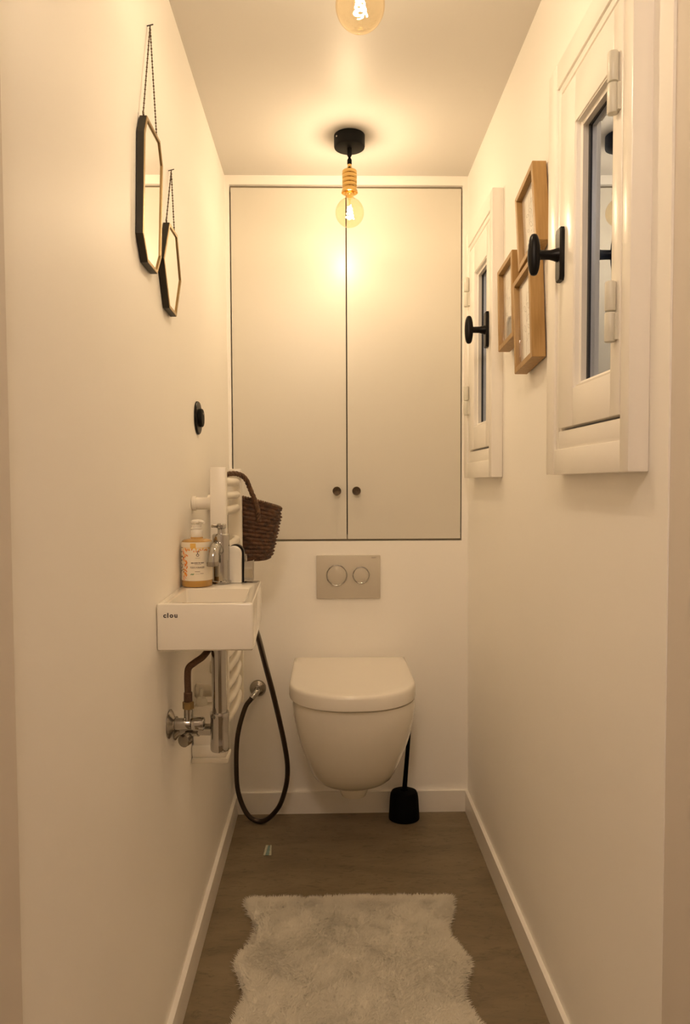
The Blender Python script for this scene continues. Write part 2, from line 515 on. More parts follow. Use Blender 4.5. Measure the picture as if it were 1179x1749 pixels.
# ------------------------------------------------------------------ windows on the right wall
def make_window(name, y0, side, label):
    xw = XR(y0 + .18, 1.5) - .0005
    r = root(name, (xw, y0 + .1855, WZ0), label, 'window', kind='structure')
    xf = xw - .030                       # face of the fixed frame
    y1 = y0 + .371
    # fixed frame: two stiles and two rails, stepped moulding inside them
    for a, c in ((y0, y0 + .030), (y1 - .046, y1)):
        b = B(); box(b, xf, xw, a, c, WZ0, WZ1, .0022); obj('frame_stile', b, 'winpaint', r)
    for a, c in ((WZ0, WZ0 + .046), (WZ1 - .046, WZ1)):
        b = B(); box(b, xf + .0004, xw, y0 + .030, y1 - .046, a, c, .0018); obj('frame_rail', b, 'winpaint', r)
    b = B()
    box(b, xf + .004, xw, y1 - .0595, y1 - .046, WZ0 + .046, WZ1 - .046, .002)
    box(b, xf + .004, xw, y0 + .030, y1 - .0595, WZ1 - .0595, WZ1 - .046, .002)
    box(b, xf + .007, xw, y1 - .0665, y1 - .0595, WZ0 + .046, WZ1 - .0595, .001)
    box(b, xf + .007, xw, y0 + .030, y1 - .0665, WZ1 - .0665, WZ1 - .0595, .001)
    box(b, xf + .004, xw, y0 + .030, y1 - .0595, WZ0 + .046, WZ0 + .079, .002)
    box(b, xf + .006, xw, y0 + .030, y0 + .0335, WZ0 + .079, WZ1 - .0665, .001)
    obj('frame_moulding', b, 'winpaint', r)
    # sash
    sy0, sy1, sz0, sz1 = y0 + .0345, y1 - .0695, WZ0 + .0835, WZ1 - .0695
    gy0, gy1, gz0, gz1 = y0 + .068, y1 - .142, WZ0 + .148, WZ1 - .150
    s0, s1 = xf + .0005, xf + .034
    for a, c in ((sy0, gy0), (gy1, sy1)):
        b = B(); box(b, s0, s1, a, c, sz0, sz1, .0016); obj('sash_stile', b, 'winpaint', r)
    for a, c in ((sz0, gz0), (gz1, sz1)):
        b = B(); box(b, s0 + .0002, s1, gy0, gy1, a, c, .0010); obj('sash_rail', b, 'winpaint', r)
    xg = xf + .022
    # glazing beads: sloping strips around the pane
    def bead(p, q, inn):
        p, q, inn = Vector(p), Vector(q), Vector(inn)
        bb = B()
        prism(bb, [p + Vector((.003, 0, 0)), p + Vector((.002, 0, 0)) + inn * .35, p + Vector((.009, 0, 0)) + inn * .55, p + Vector((.011, 0, 0)) + inn, p + Vector((.021, 0, 0)) + inn, p + Vector((.021, 0, 0))], q - p)
        obj('glazing_bead', bb, 'winpaint', r)
    w = .010
    bead((s0, gy1, gz0), (s0, gy1, gz1), (0, -w, 0))
    bead((s0, gy0, gz0), (s0, gy0, gz1), (0, w * .5, 0))
    bead((s0, gy0 + .005, gz1), (s0, gy1 - .010, gz1), (0, 0, -w))
    bead((s0, gy0 + .005, gz0), (s0, gy1 - .010, gz0), (0, 0, w))
    b = B()
    for a, c, e, g in ((gy1 - .0165, gy1 - .009, gz0 + .009, gz1 - .009), (gy0 + .005, gy0 + .008, gz0 + .009, gz1 - .009)):
        box(b, xg - .0012, xg + .003, a, c, e, g)
    box(b, xg - .0012, xg + .003, gy0 + .008, gy1 - .0135, gz1 - .0135, gz1 - .009)
    box(b, xg - .0012, xg + .003, gy0 + .008, gy1 - .0135, gz0 + .009, gz0 + .011)
    obj('glazing_seal', b, 'putty', r, smooth=False)
    b = B(); hexa(b, [(xg + d + .015 * (yy - (gy0 + gy1) / 2), yy, zz) for d in (0, .004) for yy in (gy0 + .001, gy1 - .001) for zz in (gz0 + .001, gz1 - .001)])
    obj('pane', b, 'pane', r, smooth=False)
    # handle: plate, neck and oval knob, all black
    hy = sy1 - .0135 if side == 'far' else sy0 + .0135
    hz = 1.512
    b = B()
    pl = [(-.0105, -.047), (.0105, -.047), (.0135, -.040), (.0135, .040), (.0105, .047), (-.0105, .047), (-.0135, .040), (-.0135, -.040)]
    loft(b, [[(s0, hy + u, hz + v) for u, v in pl], [(s0 - .006, hy + u, hz + v) for u, v in pl], [(s0 - .0085, hy + u * .86, hz + v * .96) for u, v in pl]])
    h = obj('handle', b, 'blackgloss', r, label='black window handle')
    b = B(); lathe(b, [(.0125, 0), (.0105, .006), (.0085, .014), (.0082, .030), (.0095, .038)], (s0 - .0085, hy, hz), (-1, 0, 0), 20)
    obj('neck', b, 'blackgloss', h)
    b = B()
    prof = []
    for k in range(13):
        a = PI * k / 12
        prof.append((.010 * math.sin(a) ** 0.8 + .0015, -.037 * math.cos(a)))
    lathe(b, prof, (s0 - .051, hy, hz), (0, 0, 1), 20)
    obj('knob', b, 'blackgloss', h)
    # hinges on the other side
    ky = sy0 - .004 + .020 if side == 'far' else sy1 - .002 + .004
    for zc in (1.680, 1.3535):
        b = B(); cyl(b, (s0 - .0075, ky, zc + .0008), (s0 - .0075, ky, zc + .044), .0078, 16, .002)
        box(b, s0 - .0045, s0 + .001, ky, ky + (.013 if side == 'far' else .010), zc + .004, zc + .042)
        hg = obj('hinge', b, 'hinge', r, label='white plastic hinge cover')
        b = B(); cyl(b, (s0 - .0075, ky, zc - .044), (s0 - .0075, ky, zc - .0008), .0078, 16, .002)
        box(b, s0 - .0045, s0 + .001, ky - .012, ky, zc - .042, zc - .004)
        obj('hinge_knuckle', b, 'hinge', hg)
    return r
make_window('window_1', WIN[0][0], 'far', 'larger looking near window with white frame, right of the wooden picture frames')
make_window('window_2', WIN[1][0], 'near', 'far white window between the cabinet and the wooden picture frames')

# ------------------------------------------------------------------ pendant lamps
def make_lamp():
    x, y, zc = .061, 2.051, ZC(2.051)
    r = root('pendant_lamp', (x, y, zc), 'black and brass ceiling lamp with bare bulb, hanging in front of the cabinet', 'lamp', 'bare bulb ceiling lamps')
    b = B(); lathe(b, [(.0445, 0), (.0445, -.030), (.0435, -.0335), (.041, -.035), (.002, -.035)], (x, y, zc - .0005), (0, 0, 1), 40)
    can = obj('canopy', b, 'black', r)
    b = B(); lathe(b, [(.001, .003), (.0028, .002), (.0028, 0)], (x - .036, y - .0265, zc - .014), (-.8, -.6, 0), 10)
    obj('screw', b, 'chrome', can)
    zj = zc - .0355
    b = B(); lathe(b, [(.0068, 0), (.0068, -.020), (.0045, -.024), (.0030, -.027)], (x, y, zj), (0, 0, 1), 16)
    lathe(b, [(.0030, -.026), (.0050, -.030), (.0066, -.033), (.0066, -.045), (.0056, -.046)], (x, y, zj), (0, 0, 1), 16)
    obj('joint', b, 'black', r)
    zs = zj - .046
    b = B()
    lathe(b, [(.0058, 0), (.0062, -.006), (.0095, -.014), (.0115, -.0175)], (x, y, zs), (0, 0, 1), 24)
    cone = obj('socket_cap', b, 'brass', r)
    prof = [(.0115, -.0175), (.0205, -.0178)]
    z = -.0178
    for k in range(4):
        prof += [(.0214, z - .002), (.0214, z - .0095), (.0196, z - .0108), (.0196, z - .0118)]
        z -= .0125
    prof += [(.0205, z - .001), (.0228, z - .006), (.0240, z - .0125), (.0225, z - .0130), (.0180, z - .006)]
    b = B(); lathe(b, prof, (x, y, zs), (0, 0, 1), 36)
    obj('socket', b, 'brass', r)
    zb = zs + z - .009                     # top of the bulb's neck
    b = B(); lathe(b, [(.0130, 0), (.0132, -.006), (.0120, -.012)], (x, y, zb), (0, 0, 1), 24)
    obj('bulb_cap', b, 'brass', r)
    R_ = .0415
    cz = zb - .018 - R_
    prof = []
    for k in range(22):
        a = .33 + (PI - .33) * k / 21
        prof.append((R_ * math.sin(a), cz + R_ * math.cos(a) - zb))
    prof = [(.0118, -.010), (.0122, -.0145)] + prof
    b = B(); lathe(b, prof, (x, y, zb), (0, 0, 1), 40, cap0=False)
    gl = obj('bulb', b, 'bulb', r, label='round amber glass bulb')
    b = B(); lathe(b, [(.006, 0), (.0045, -.012), (.0022, -.022), (.0016, -.060), (.0003, -.061)], (x, y, zb - .006), (0, 0, 1), 12)
    obj('glass_stem', b, 'bulb', gl)
    b = B()
    # one filament wound in a widening spiral below the stem
    tube(b, [((x + (.0036 + .0080 * t) * math.cos(25.13 * t), y + (.0036 + .0080 * t) * math.sin(25.13 * t), cz + .021 - .039 * t)) for t in [i / 48 for i in range(49)]], .0010, 6, 0)
    obj('filament', b, 'filament', gl, label='glowing filaments', smooth=False)
    return r
lamp = make_lamp()
lamp2 = copy_tree(lamp)
lamp2.location = (.0545, 1.20, ZC(1.20))
lamp2['label'] = 'nearer bare bulb ceiling lamp, only the bottom of its bulb showing at the top edge'

# ------------------------------------------------------------------ toilet
TX = .0615
def dshape(w, yb, ys, yf, n=2.15, seg=36, inset=0.0, cx=TX):
    """outline closed at the back (flat), rounded at the front; ys = where the straight sides end"""
    w -= inset; yb -= inset; yf += inset
    pts = [(cx - w, yb)]
    for k in range(1, 4): pts.append((cx - w, yb + (ys - yb) * k / 4))
    for k in range(seg + 1):
        a = PI * k / seg
        c, s = math.cos(a), math.sin(a)
        pts.append((cx - w * math.copysign(abs(c) ** (2 / n), c), ys - (ys - yf) * abs(s) ** (2 / n)))
    for k in range(3, 0, -1): pts.append((cx + w, yb + (ys - yb) * k / 4))
    pts.append((cx + w, yb))
    return pts
toilet = root('toilet', (TX, YB, .118), 'white wall hung toilet with closed lid below the flush plate', 'toilet')
secs = [(.490, .176, 1.838, 2.00, 2.2), (.470, .1775, 1.838, 2.00, 2.2), (.440, .1755, 1.845, 2.00, 2.2), (.410, .171, 1.856, 2.01, 2.2),
        (.380, .1662, 1.870, 2.02, 2.2), (.350, .1595, 1.887, 2.03, 2.2), (.320, .1510, 1.905, 2.04, 2.2), (.280, .1400, 1.932, 2.06, 2.2),
        (.245, .1290, 1.962, 2.08, 2.2), (.220, .1190, 1.988, 2.09, 2.2), (.197, .1055, 2.022, 2.11, 2.1), (.181, .0915, 2.053, 2.13, 2.1), (.171, .0780, 2.074, 2.14, 2.1), (.1655, .060, 2.093, 2.15, 2.1), (.163, .040, 2.110, 2.16, 2.1)]
b = B()
loft(b, [[(x, y, z) for x, y in dshape(w, YB - .0005, ys_, yf, n_, cx=TX + .0045)] for z, w, yf, ys_, n_ in secs])
obj('bowl', b, 'ceramic', toilet, angle=60)
b = B()
loft(b, [[(x, y, z) for x, y in dshape(.176, 2.262, 1.99, 1.836, 2.2, inset=i)] for z, i in ((.4905, .012), (.4965, .012))])
obj('seat', b, 'lid', toilet, label='thin seat ring under the lid')
LB = 2.252
lev = [(.4975, .004), (.4990, .0008), (.5020, 0), (.520, 0), (.5300, .0006), (.5350, .0024), (.5382, .0060), (.5398, .012), (.5408, .03), (.5414, .08), (.5416, .13)]
b = B()
loft(b, [[(x, y, z) for x, y in dshape(.1815, LB, 1.99, 1.820, 2.2, inset=i)] for z, i in lev])
obj('lid', b, 'lid', toilet, angle=50)
b = B(); box(b, TX - .11, TX + .11, 2.2535, 2.285, .4905, .528, .006)
obj('hinge_block', b, 'lid', toilet)
b = B(); lathe(b, [(.046, 0), (.045, -.018), (.038, -.034), (.022, -.041), (.002, -.043)], (TX + .0085, 2.15, .1630), (0, 0, 1), 28)
obj('outlet_cover', b, 'ceramic', toilet)

# flush plate
FXc, FZc = .0595, .795
fp = root('flush_plate', (FXc, YB, FZc - .071), 'rectangular beige flush plate with two round buttons above the toilet', 'flush plate')
b = B(); box(b, FXc - .1055, FXc + .1055, YB - .0115, YB - .0005, FZc - .0715, FZc + .0715, .002)
obj('plate', b, 'plate', fp)
for bx, br in ((.0210, .0340), (.1015, .0275)):
    c = (bx, YB - .0115, FZc + .006)
    b = B(); lathe(b, [(br - .0025, 0), (br - .0025, .0022), (br - .0012, .0034), (br + .0006, .0030), (br + .0006, 0)], c, (0, -1, 0), 48)
    rg = obj('button_ring', b, 'chrome', fp)
    b = B(); lathe(b, [(br - .0028, 0), (br - .0028, .0016), (br - .0036, .0020), (.001, .0018)], c, (0, -1, 0), 48)
    obj('button', b, 'plate', rg)
V, Fc = text_mesh('GEBERIT', .0030, .012)
kx = .0165 / max(v[0] for v in V)
b = B(); flat_mesh(b, V, Fc, lambda x, y, t: (FXc + .0760 + x * kx, YB - .0115 - t, FZc + .0620 + y), .0003)
obj('lettering', b, 'print_grey', fp, smooth=False)

# ------------------------------------------------------------------ toilet brush and holder
hx, hy = .2385, 2.243
b = B(); lathe(b, [(.046, 0), (.0500, .003), (.0505, .008), (.0470, .070), (.0445, .086), (.0410, .0935), (.034, .0965), (.014, .0970), (.0125, .0955), (.0125, .012), (.001, .012)], (hx, hy, 0.0005), (0, 0, 1), 40, sy=.80)
tag(obj('brush_holder', b, 'blackplastic', None, (hx, hy, 0)), 'black tapered toilet brush holder on the floor beside the toilet', 'brush holder')
br_ = root('toilet_brush', (hx, hy, .014), 'black toilet brush handle standing in the holder behind the toilet', 'toilet brush')
b = B(); tube(b, [(hx - .001, hy, .060), (hx + .002, hy, .110), (hx + .010, hy + .006, .20), (hx + .017, hy + .011, .28), (hx + .021, hy + .013, .34), (hx + .023, hy + .014, .375)],
              lambda t: .0092 - .003 * math.sin(min(1, t * 1.3) * PI / 2) + (.002 if t > .8 else 0), 14)
obj('handle', b, 'blackplastic', br_)
b = B(); lathe(b, [(.001, 0), (.009, .002), (.0115, .010), (.0115, .045), (.006, .052)], (hx - .001, hy, .014), (0, 0, 1), 20)
obj('bristles', b, 'blackplastic', br_)

# ------------------------------------------------------------------ hand basin
BZ0, BZ1 = .795, .8835
ba = root('hand_basin', (-.235, 1.43, BZ0), 'small white rectangular hand basin fixed to the wall below the soap bottle', 'basin')
y0, y1 = 1.284, 1.585
def bxl(y, z): return XL(y, z) + .0008
def bxr(y): return -.1435 - .014 * (y - y0) / (y1 - y0)
def rr(y0_, y1_, xl0, xl1, xr0, xr1, z, rad, seg=4):
    """rounded quad, counter-clockwise"""
    P = [Vector((xl0, y0_, z)), Vector((xr0, y0_, z)), Vector((xr1, y1_, z)), Vector((xl1, y1_, z))]
    out = []
    for i in range(4):
        p, a, c = P[i], P[i - 1], P[(i + 1) % 4]
        da, dc = (a - p).normalized() * rad, (c - p).normalized() * rad
        for k in range(seg + 1):
            t = k / seg
            out.append((1 - t) ** 2 * (p + da) + 2 * t * (1 - t) * p + t * t * (p + dc))
    return out
def basin_out(z, i, rad): return rr(y0 + i, y1 - i, bxl(y0, z) + i, bxl(y1, z) + i, bxr(y0) - i, bxr(y1) - i, z, rad)
def basin_in(z, i, rad):
    return rr(1.2985 + i, 1.476 - i, bxl(1.3, z) + .017 + i, bxl(1.47, z) + .017 + i, bxr(1.3) - .017 - i, bxr(1.47) - .019 - i, z, rad)
b = B()
loft(b, [basin_out(BZ0, .003, .004), basin_out(BZ0 + .003, 0, .005), basin_out(BZ1 - .003, 0, .005), basin_out(BZ1 - .0008, .0012, .005), basin_out(BZ1, .003, .004),
         basin_in(BZ1, -.0015, .006), basin_in(BZ1 - .002, .0008, .008), basin_in(BZ1 - .030, .003, .012), basin_in(BZ1 - .055, .008, .018), basin_in(BZ1 - .063, .018, .02)])
obj('basin_body', b, 'ceramic', ba, angle=40)
b = B(); lathe(b, [(.001, .003), (.019, .0028), (.022, .0008), (.022, 0)], (-.240, 1.40, BZ1 - .063), (0, 0, 1), 28)
obj('drain', b, 'chrome', ba)
V, Fc = text_mesh('clou', .0092, .042, 1.28)
kx = .0262 / max(v[0] for v in V)
b = B(); flat_mesh(b, V, Fc, lambda x, y, t: (-.3090 + x * kx, y0 - t, .8575 + y), .0003)
obj('lettering', b, 'print_dark', ba, smooth=False)

# faucet
fx, fy = -.2425, 1.547
fa = root('faucet', (fx, fy, BZ1), 'chrome pillar tap standing on the basin beside the soap bottle', 'faucet')
b = B(); lathe(b, [(.0215, 0), (.0223, .001), (.0223, .005), (.0205, .0065), (.0190, .0065), (.0190, .104), (.0183, .108), (.0160, .110), (.002, .110)], (fx, fy, BZ1 + .0005), (0, 0, 1), 36)
obj('faucet_body', b, 'chrome', fa)
b = B(); tube(b, [(fx - .001, fy - .015, .957), (fx - .003, fy - .036, .968), (fx - .005, fy - .056, .966), (fx - .006, fy - .067, .952), (fx - .0065, fy - .070, .934)],
              lambda t: .0095 + .0022 * t, 18)
sp = obj('spout', b, 'chrome', fa)
b = B(); lathe(b, [(.0128, 0), (.0132, -.002), (.0132, -.009), (.0115, -.0098)], (fx - .0065, fy - .070, .9395), (0, 0, 1), 24)
lathe(b, [(.0108, 0), (.001, .0012)], (fx - .0065, fy - .070, .9298), (0, 0, 1), 24)
obj('aerator', b, 'nickel', sp)
b = B(); lathe(b, [(.009, 0), (.008, .004), (.008, .010), (.0105, .013), (.0105, .020), (.008, .023), (.001, .024)], (fx + .001, fy, BZ1 + .1105), (0, 0, 1), 24)
hd = obj('tap_handle', b, 'chrome', fa)
b = B(); tube(b, [(fx - .006, fy, BZ1 + .127), (fx - .017, fy - .012, BZ1 + .128)], .0035, 10, 3)
tube(b, [(fx + .001, fy - .006, BZ1 + .127), (fx + .004, fy - .020, BZ1 + .128)], .0035, 10, 3)
obj('lever', b, 'nickel', hd)

# soap bottle
sx, sy_ = -.2885, 1.5085
SR = .0327
so = root('soap_bottle', (sx, sy_, BZ1), 'amber liquid soap bottle with white pump and orange floral label on the basin', 'soap bottle')
zb0 = BZ1 + .0006
b = B(); lathe(b, [(SR - .004, 0), (SR - .001, .0012), (SR, .004), (SR, .092), (SR - .0012, .0975), (SR - .005, .101), (.014, .1035), (.013, .106)], (sx, sy_, zb0), (0, 0, 1), 40)
bo = obj('bottle', b, 'amber', so)
def cyl_at(r, ang, z): return (sx + r * math.sin(ang), sy_ - r * math.cos(ang), z)      # ang 0 faces the camera, + to the right
LZ0, LZ1 = zb0 + .0145, zb0 + .0965
b = B()
rows = []
for z in (LZ0, LZ1):
    rows.append([b.verts.new(cyl_at(SR + .0004, -2.3 + 4.6 * k / 40, z)) for k in range(41)])
for k in range(40): b.faces.new((rows[0][k], rows[0][k + 1], rows[1][k + 1], rows[1][k]))
lab = obj('bottle_label', b, 'labelpaper', bo, label='cream paper label with orange flowers')
def on_label(bm, pts_faces, thick=.0007):
    V_, F_ = pts_faces
    vv = [bm.verts.new(cyl_at(SR + thick, s / SR, z)) for s, z in V_]
    for f in F_: bm.faces.new([vv[i] for i in f])
def quad(s0, s1, z0, z1, n=4):
    V_, F_ = [], []
    for k in range(n + 1):
        s = s0 + (s1 - s0) * k / n
        V_ += [(s, z0), (s, z1)]
    for k in range(n): F_.append((2 * k, 2 * k + 2, 2 * k + 3, 2 * k + 1))
    return V_, F_
def leaf(s, z, ln, wd, ang):
    V_ = []
    for k in range(10):
        a = 2 * PI * k / 10
        u, v = math.cos(a) * ln, math.sin(a) * wd * (1 - .4 * math.cos(a))
        V_.append((s + u * math.cos(ang) - v * math.sin(ang), z + u * math.sin(ang) + v * math.cos(ang)))
    return V_, [tuple(range(10))]
R3_ = random.Random(3)
b = B()
for k in range(26):
    on_label(b, leaf(-.0285 + R3_.uniform(0, .013), LZ0 + .004 + .066 * k / 26, R3_.uniform(.002, .0048), R3_.uniform(.0008, .0017), R3_.uniform(.6, 2.6)))
for k in range(10):
    on_label(b, leaf(-.014 + .042 * k / 9, LZ1 - .017 + R3_.uniform(-.002, .002), R3_.uniform(.0014, .003), .0011, R3_.uniform(0, 3)))
obj('orange_flowers', b, 'orange', bo, smooth=False)['kind'] = 'stuff'
b = B()
on_label(b, quad(-.035, .040, LZ1 - .0125, LZ1 - .0115, 10), .0006)
on_label(b, quad(-.008, .004, LZ1 - .012, LZ1 - .002), .0006)
for k in range(9):
    on_label(b, leaf(-.026 + .060 * k / 8, LZ1 - .0145 + R3_.uniform(-.002, .002), .0026, .0015, R3_.uniform(0, 3)), .00065)
for k in range(8):
    on_label(b, leaf(-.029 + .012 * R3_.random(), LZ0 + .003 + .06 * R3_.random(), .0030, .0015, R3_.uniform(0, 3)), .00065)
obj('yellow_flowers', b, 'yellow', bo, smooth=False)['kind'] = 'stuff'
b = B()
for z, s0, s1 in ((.070, -.044, -.029), (.061, -.044, -.030), (.0505, -.044, -.028), (.043, -.042, -.033), (.035, -.044, -.034), (.027, -.042, -.032), (.020, -.044, -.035)):
    on_label(b, quad(s0, s1, LZ0 + z - .0007, LZ0 + z + .0007))
for k in range(8): on_label(b, leaf(-.032 + R3_.uniform(-.003, .006), LZ0 + .012 + .042 * R3_.random(), .0017, .0012, R3_.uniform(0, 3)), .0008)
ring = [[(.0075 + rr_ * math.cos(2 * PI * k / 20), LZ1 - .027 + rr_ * math.sin(2 * PI * k / 20)) for k in range(20)] for rr_ in (.0030, .0018)]
on_label(b, (ring[0] + ring[1], [(k, (k + 1) % 20, 20 + (k + 1) % 20, 20 + k) for k in range(20)]))
on_label(b, quad(.0068, .0080, LZ1 - .0245, LZ1 - .0195, 1)); on_label(b, quad(.0068, .0115, LZ1 - .0200, LZ1 - .0186, 2))
for s0, s1 in ((-.0065, -.0010), (0, .0078), (.0088, .0125), (.0136, .0205)): on_label(b, quad(s0, s1, LZ0 + .0375, LZ0 + .0392))
obj('dark_print', b, 'print_dark', bo, smooth=False)['kind'] = 'stuff'
b = B()
on_label(b, quad(.0025, .0125, LZ0 + .0482, LZ0 + .0487)); on_label(b, quad(.0010, .0150, LZ0 + .0345, LZ0 + .0353))
V, Fc = text_mesh("FLEUR D'ORANGER", .0042, .02)
kx = .0295 / max(v[0] for v in V)
on_label(b, ([(-.0078 + x * kx, LZ0 + .0268 + y) for x, y in V], Fc), .0008)
on_label(b, quad(.0015, .0120, LZ0 + .0195, LZ0 + .0206)); on_label(b, quad(.0125, .0195, LZ0 + .0150, LZ0 + .0160))
on_label(b, quad(.0020, .0110, LZ0 + .0148, LZ0 + .0152))
obj('grey_print', b, 'print_grey', bo, smooth=False)['kind'] = 'stuff'
b = B()
for k in range(4): on_label(b, leaf(-.0065 + .0018 * k, LZ0 + .0140 + .0008 * (k % 2), .0016, .0010, .4 * k))
obj('green_print', b, 'print_green', bo, smooth=False)['kind'] = 'stuff'
b = B(); lathe(b, [(.0120, .1035), (.0120, .1055), (.0105, .1060)], (sx, sy_, zb0), (0, 0, 1), 24)
obj('neck_ring', b, 'bronze', so)
b = B(); lathe(b, [(.0128, .1060), (.0132, .1070), (.0132, .1195), (.0122, .1210), (.0105, .1215), (.0105, .1235), (.0118, .1240), (.0118, .1260), (.0095, .1268), (.0095, .1290), (.0108, .1295), (.0108, .1320), (.006, .1328), (.006, .1365)], (sx, sy_, zb0), (0, 0, 1), 28)
pu = obj('pump', b, 'plastic', so, label='white pump')
b = B(); lathe(b, [(.006, .1360), (.0110, .1368), (.0118, .1390), (.0108, .1420), (.006, .1432), (.001, .1434)], (sx, sy_, zb0), (0, 0, 1), 28)
tube(b, [(sx + .002, sy_, zb0 + .1398), (sx + .012, sy_ - .010, zb0 + .1398), (sx + .019, sy_ - .017, zb0 + .1375)], lambda t: .0042 - .0012 * t, 12, 4)
obj('pump_nozzle', b, 'plastic', pu)

# ------------------------------------------------------------------ basin plumbing
px_, py_ = -.2265, 1.402
tr = root('bottle_trap', (px_, py_, .56), 'chrome bottle trap and drain pipe under the basin', 'drain trap')
b = B(); lathe(b, [(.0165, .795), (.0165, .782), (.0150, .780), (.0150, .63)], (px_, py_, 0), (0, 0, 1), 28)
obj('drain_pipe', b, 'chrome', tr)
b = B(); lathe(b, [(.015, .6420), (.0190, .6420), (.0196, .640), (.0196, .634), (.0188, .632), (.0188, .582), (.0193, .580), (.0193, .566), (.0180, .5635), (.001, .563)], (px_, py_, 0), (0, 0, 1), 32)
obj('trap_cup', b, 'chrome', tr)
b = B(); wx = XL(1.425, .60)
cyl(b, (px_ - .012, py_ + .008, .603), (wx + .003, 1.425, .601), .0125, 20)
lathe(b, [(.0155, 0), (.0155, .010)], (px_ - .044, py_ + .014, .6025), (-1, .25, 0), 20)
obj('outlet_pipe', b, 'chrome', tr)
b = B(); lathe(b, [(.024, 0), (.024, .002), (.016, .008), (.0135, .012)], (wx + .0006, 1.425, .601), (1, 0, 0), 28)
obj('rosette', b, 'nickel', tr)

vy, vz = 1.372, .6285
wx = XL(vy, vz)
va = root('angle_valve', (wx, vy, vz), 'chrome angle valve on the wall feeding the basin hose', 'valve')
b = B(); lathe(b, [(.0285, 0), (.0285, .0015), (.025, .004), (.015, .009), (.013, .011)], (wx + .0006, vy, vz), (1, 0, 0), 32)
obj('rosette', b, 'nickel', va)
b = B(); cyl(b, (wx + .009, vy, vz), (wx + .044, vy, vz), .0115, 24, .001)
cyl(b, (-.2835, vy, vz + .008), (-.2835, vy, vz + .030), .0085, 20)
obj('valve_body', b, 'chrome', va)
b = B(); lathe(b, [(.0115, 0), (.0135, .001), (.0135, .022), (.0120, .0245), (.001, .0248)], (wx + .0445, vy, vz), (1, 0, 0), 10)
obj('valve_handle', b, 'chrome', va)
b = B(); lathe(b, [(.0112, 0), (.0112, .013), (.0095, .0145)], (-.2835, vy, vz + .0305), (0, 0, 1), 6)
obj('compression_nut', b, 'oldbrass', va)
b = B(); lathe(b, [(.0085, .045), (.0085, .062), (.0070, .064)], (-.2835, vy, vz), (0, 0, 1), 16)
hs = obj('hose_ferrule', b, 'hosecopper', va)
b = B(); tube(b, [(-.2835, vy, vz + .060), (-.2840, vy, vz + .095), (-.2815, vy + .001, vz + .112), (-.270, vy + .006, vz + .1215), (-.256, vy + .020, vz + .1300), (-.2475, vy + .05, vz + .1420), (-.246, vy + .10, vz + .157), (-.246, vy + .14, .7935)], .0068, 12, 7)
obj('supply_hose', b, 'hosecopper', va)
b = B(); lathe(b, [(.010, 0), (.013, .002), (.013, .016), (.009, .019)], (wx + .024, vy + .012, vz - .040), (.35, .9, 0), 16)
obj('stopcock', b, 'nickel', va)

# ------------------------------------------------------------------ towel radiator
ra = root('towel_radiator', (-.258, 1.76, .47), 'white towel radiator on the wall behind the basin', 'radiator')
RX0, RX1 = -.277, -.2395
b = B(); box(b, RX0, RX1, 1.612, 1.634, .505, 1.1425, .003); obj('post', b, 'radiator', ra)
b = B(); box(b, RX0, RX1, 1.888, 1.910, .505, 1.1445, .003); obj('post', b, 'radiator', ra)
for z in (1.108, 1.075, 1.040, .955, .920, .885, .850, .765, .730, .695, .660, .620, .580, .540):
    b = B(); tube(b, [(-.262, 1.628, z), (-.250, 1.665, z), (-.2445, 1.76, z), (-.250, 1.857, z), (-.262, 1.893, z)], .0105, 14, 6)
    obj('rung', b, 'radiator', ra)
for y, z in ((1.655, 1.058), (1.870, 1.058), (1.655, .610), (1.870, .610)):
    w_ = XL(y, z)
    b = B(); cyl(b, (w_ + .0006, y, z), (w_ + .058, y, z), .0145, 24, .0015); cyl(b, (w_ + .0008, y, z), (w_ + .010, y, z), .0170, 24, .001)
    obj('wall_bracket', b, 'radiator', ra)
w_ = XL(1.61, .5) + .001
b = B(); box(b, w_, -.241, 1.585, 1.638, .474, .503, .004)
box(b, w_ + .002, -.268, 1.590, 1.636, .500, .590, .006)
cb = obj('control_box', b, 'plastic', ra, label='white thermostat box')
b = B(); box(b, w_ - .0004, -.2375, 1.580, 1.642, .462, .4745, .004)
obj('control_base', b, 'plastic', cb)
b = B(); lathe(b, [(.014, .590), (.014, .598), (.010, .606), (.004, .609), (.004, .628), (.001, .629)], (-.302, 1.612, 0), (0, 0, 1), 20)
obj('control_knob', b, 'hinge', cb)

# ------------------------------------------------------------------ wicker basket hanging from the radiator
bkx, bky, bkz = -.2260, 2.000, .886
bk = root('wicker_basket', (bkx, bky, bkz), 'small dark brown wicker basket hanging by its handle from the radiator', 'basket')
def basket_pt(a, h, r):
    """h 0..1 up the side; rim leans down towards the room"""
    x = r * math.cos(a); y = r * math.sin(a)
    z = bkz + h * (.168 - .26 * x - .10 * y) - .012 * (1 - h) * 0
    return Vector((bkx + x + .004 * h, bky + y, z))
rowsN, seg = 15, 72
loops = []
prof = []
for i in range(rowsN):
    for s in range(4):
        h = (i + s / 4) / rowsN
        prof.append((h, i, s))
prof.append((1.0, rowsN - 1, 4))
for h, i, s in prof:
    r0 = .054 + .030 * h ** .85 - .004 * math.exp(-((h - 1) / .12) ** 2) - .008 * math.exp(-(h / .06) ** 2)
    lp = []
    for k in range(seg):
        a = 2 * PI * k / seg
        wv = .0032 * math.sin(s / 4 * PI) * (1.0 + .9 * math.cos(14 * a + PI * i)) + .0008 * math.sin(5 * a + i * 1.7)
        lp.append(basket_pt(a, h, r0 + wv))
    loops.append(lp)
inner = [[basket_pt(2 * PI * k / seg, h, (.054 + .030 * h ** .85 - .005) - .003) for k in range(seg)] for h in (.99, .6, .2, .06)]
b = B(); loft(b, loops + inner)
obj('woven_body', b, 'wicker', bk, angle=50)
b = B()
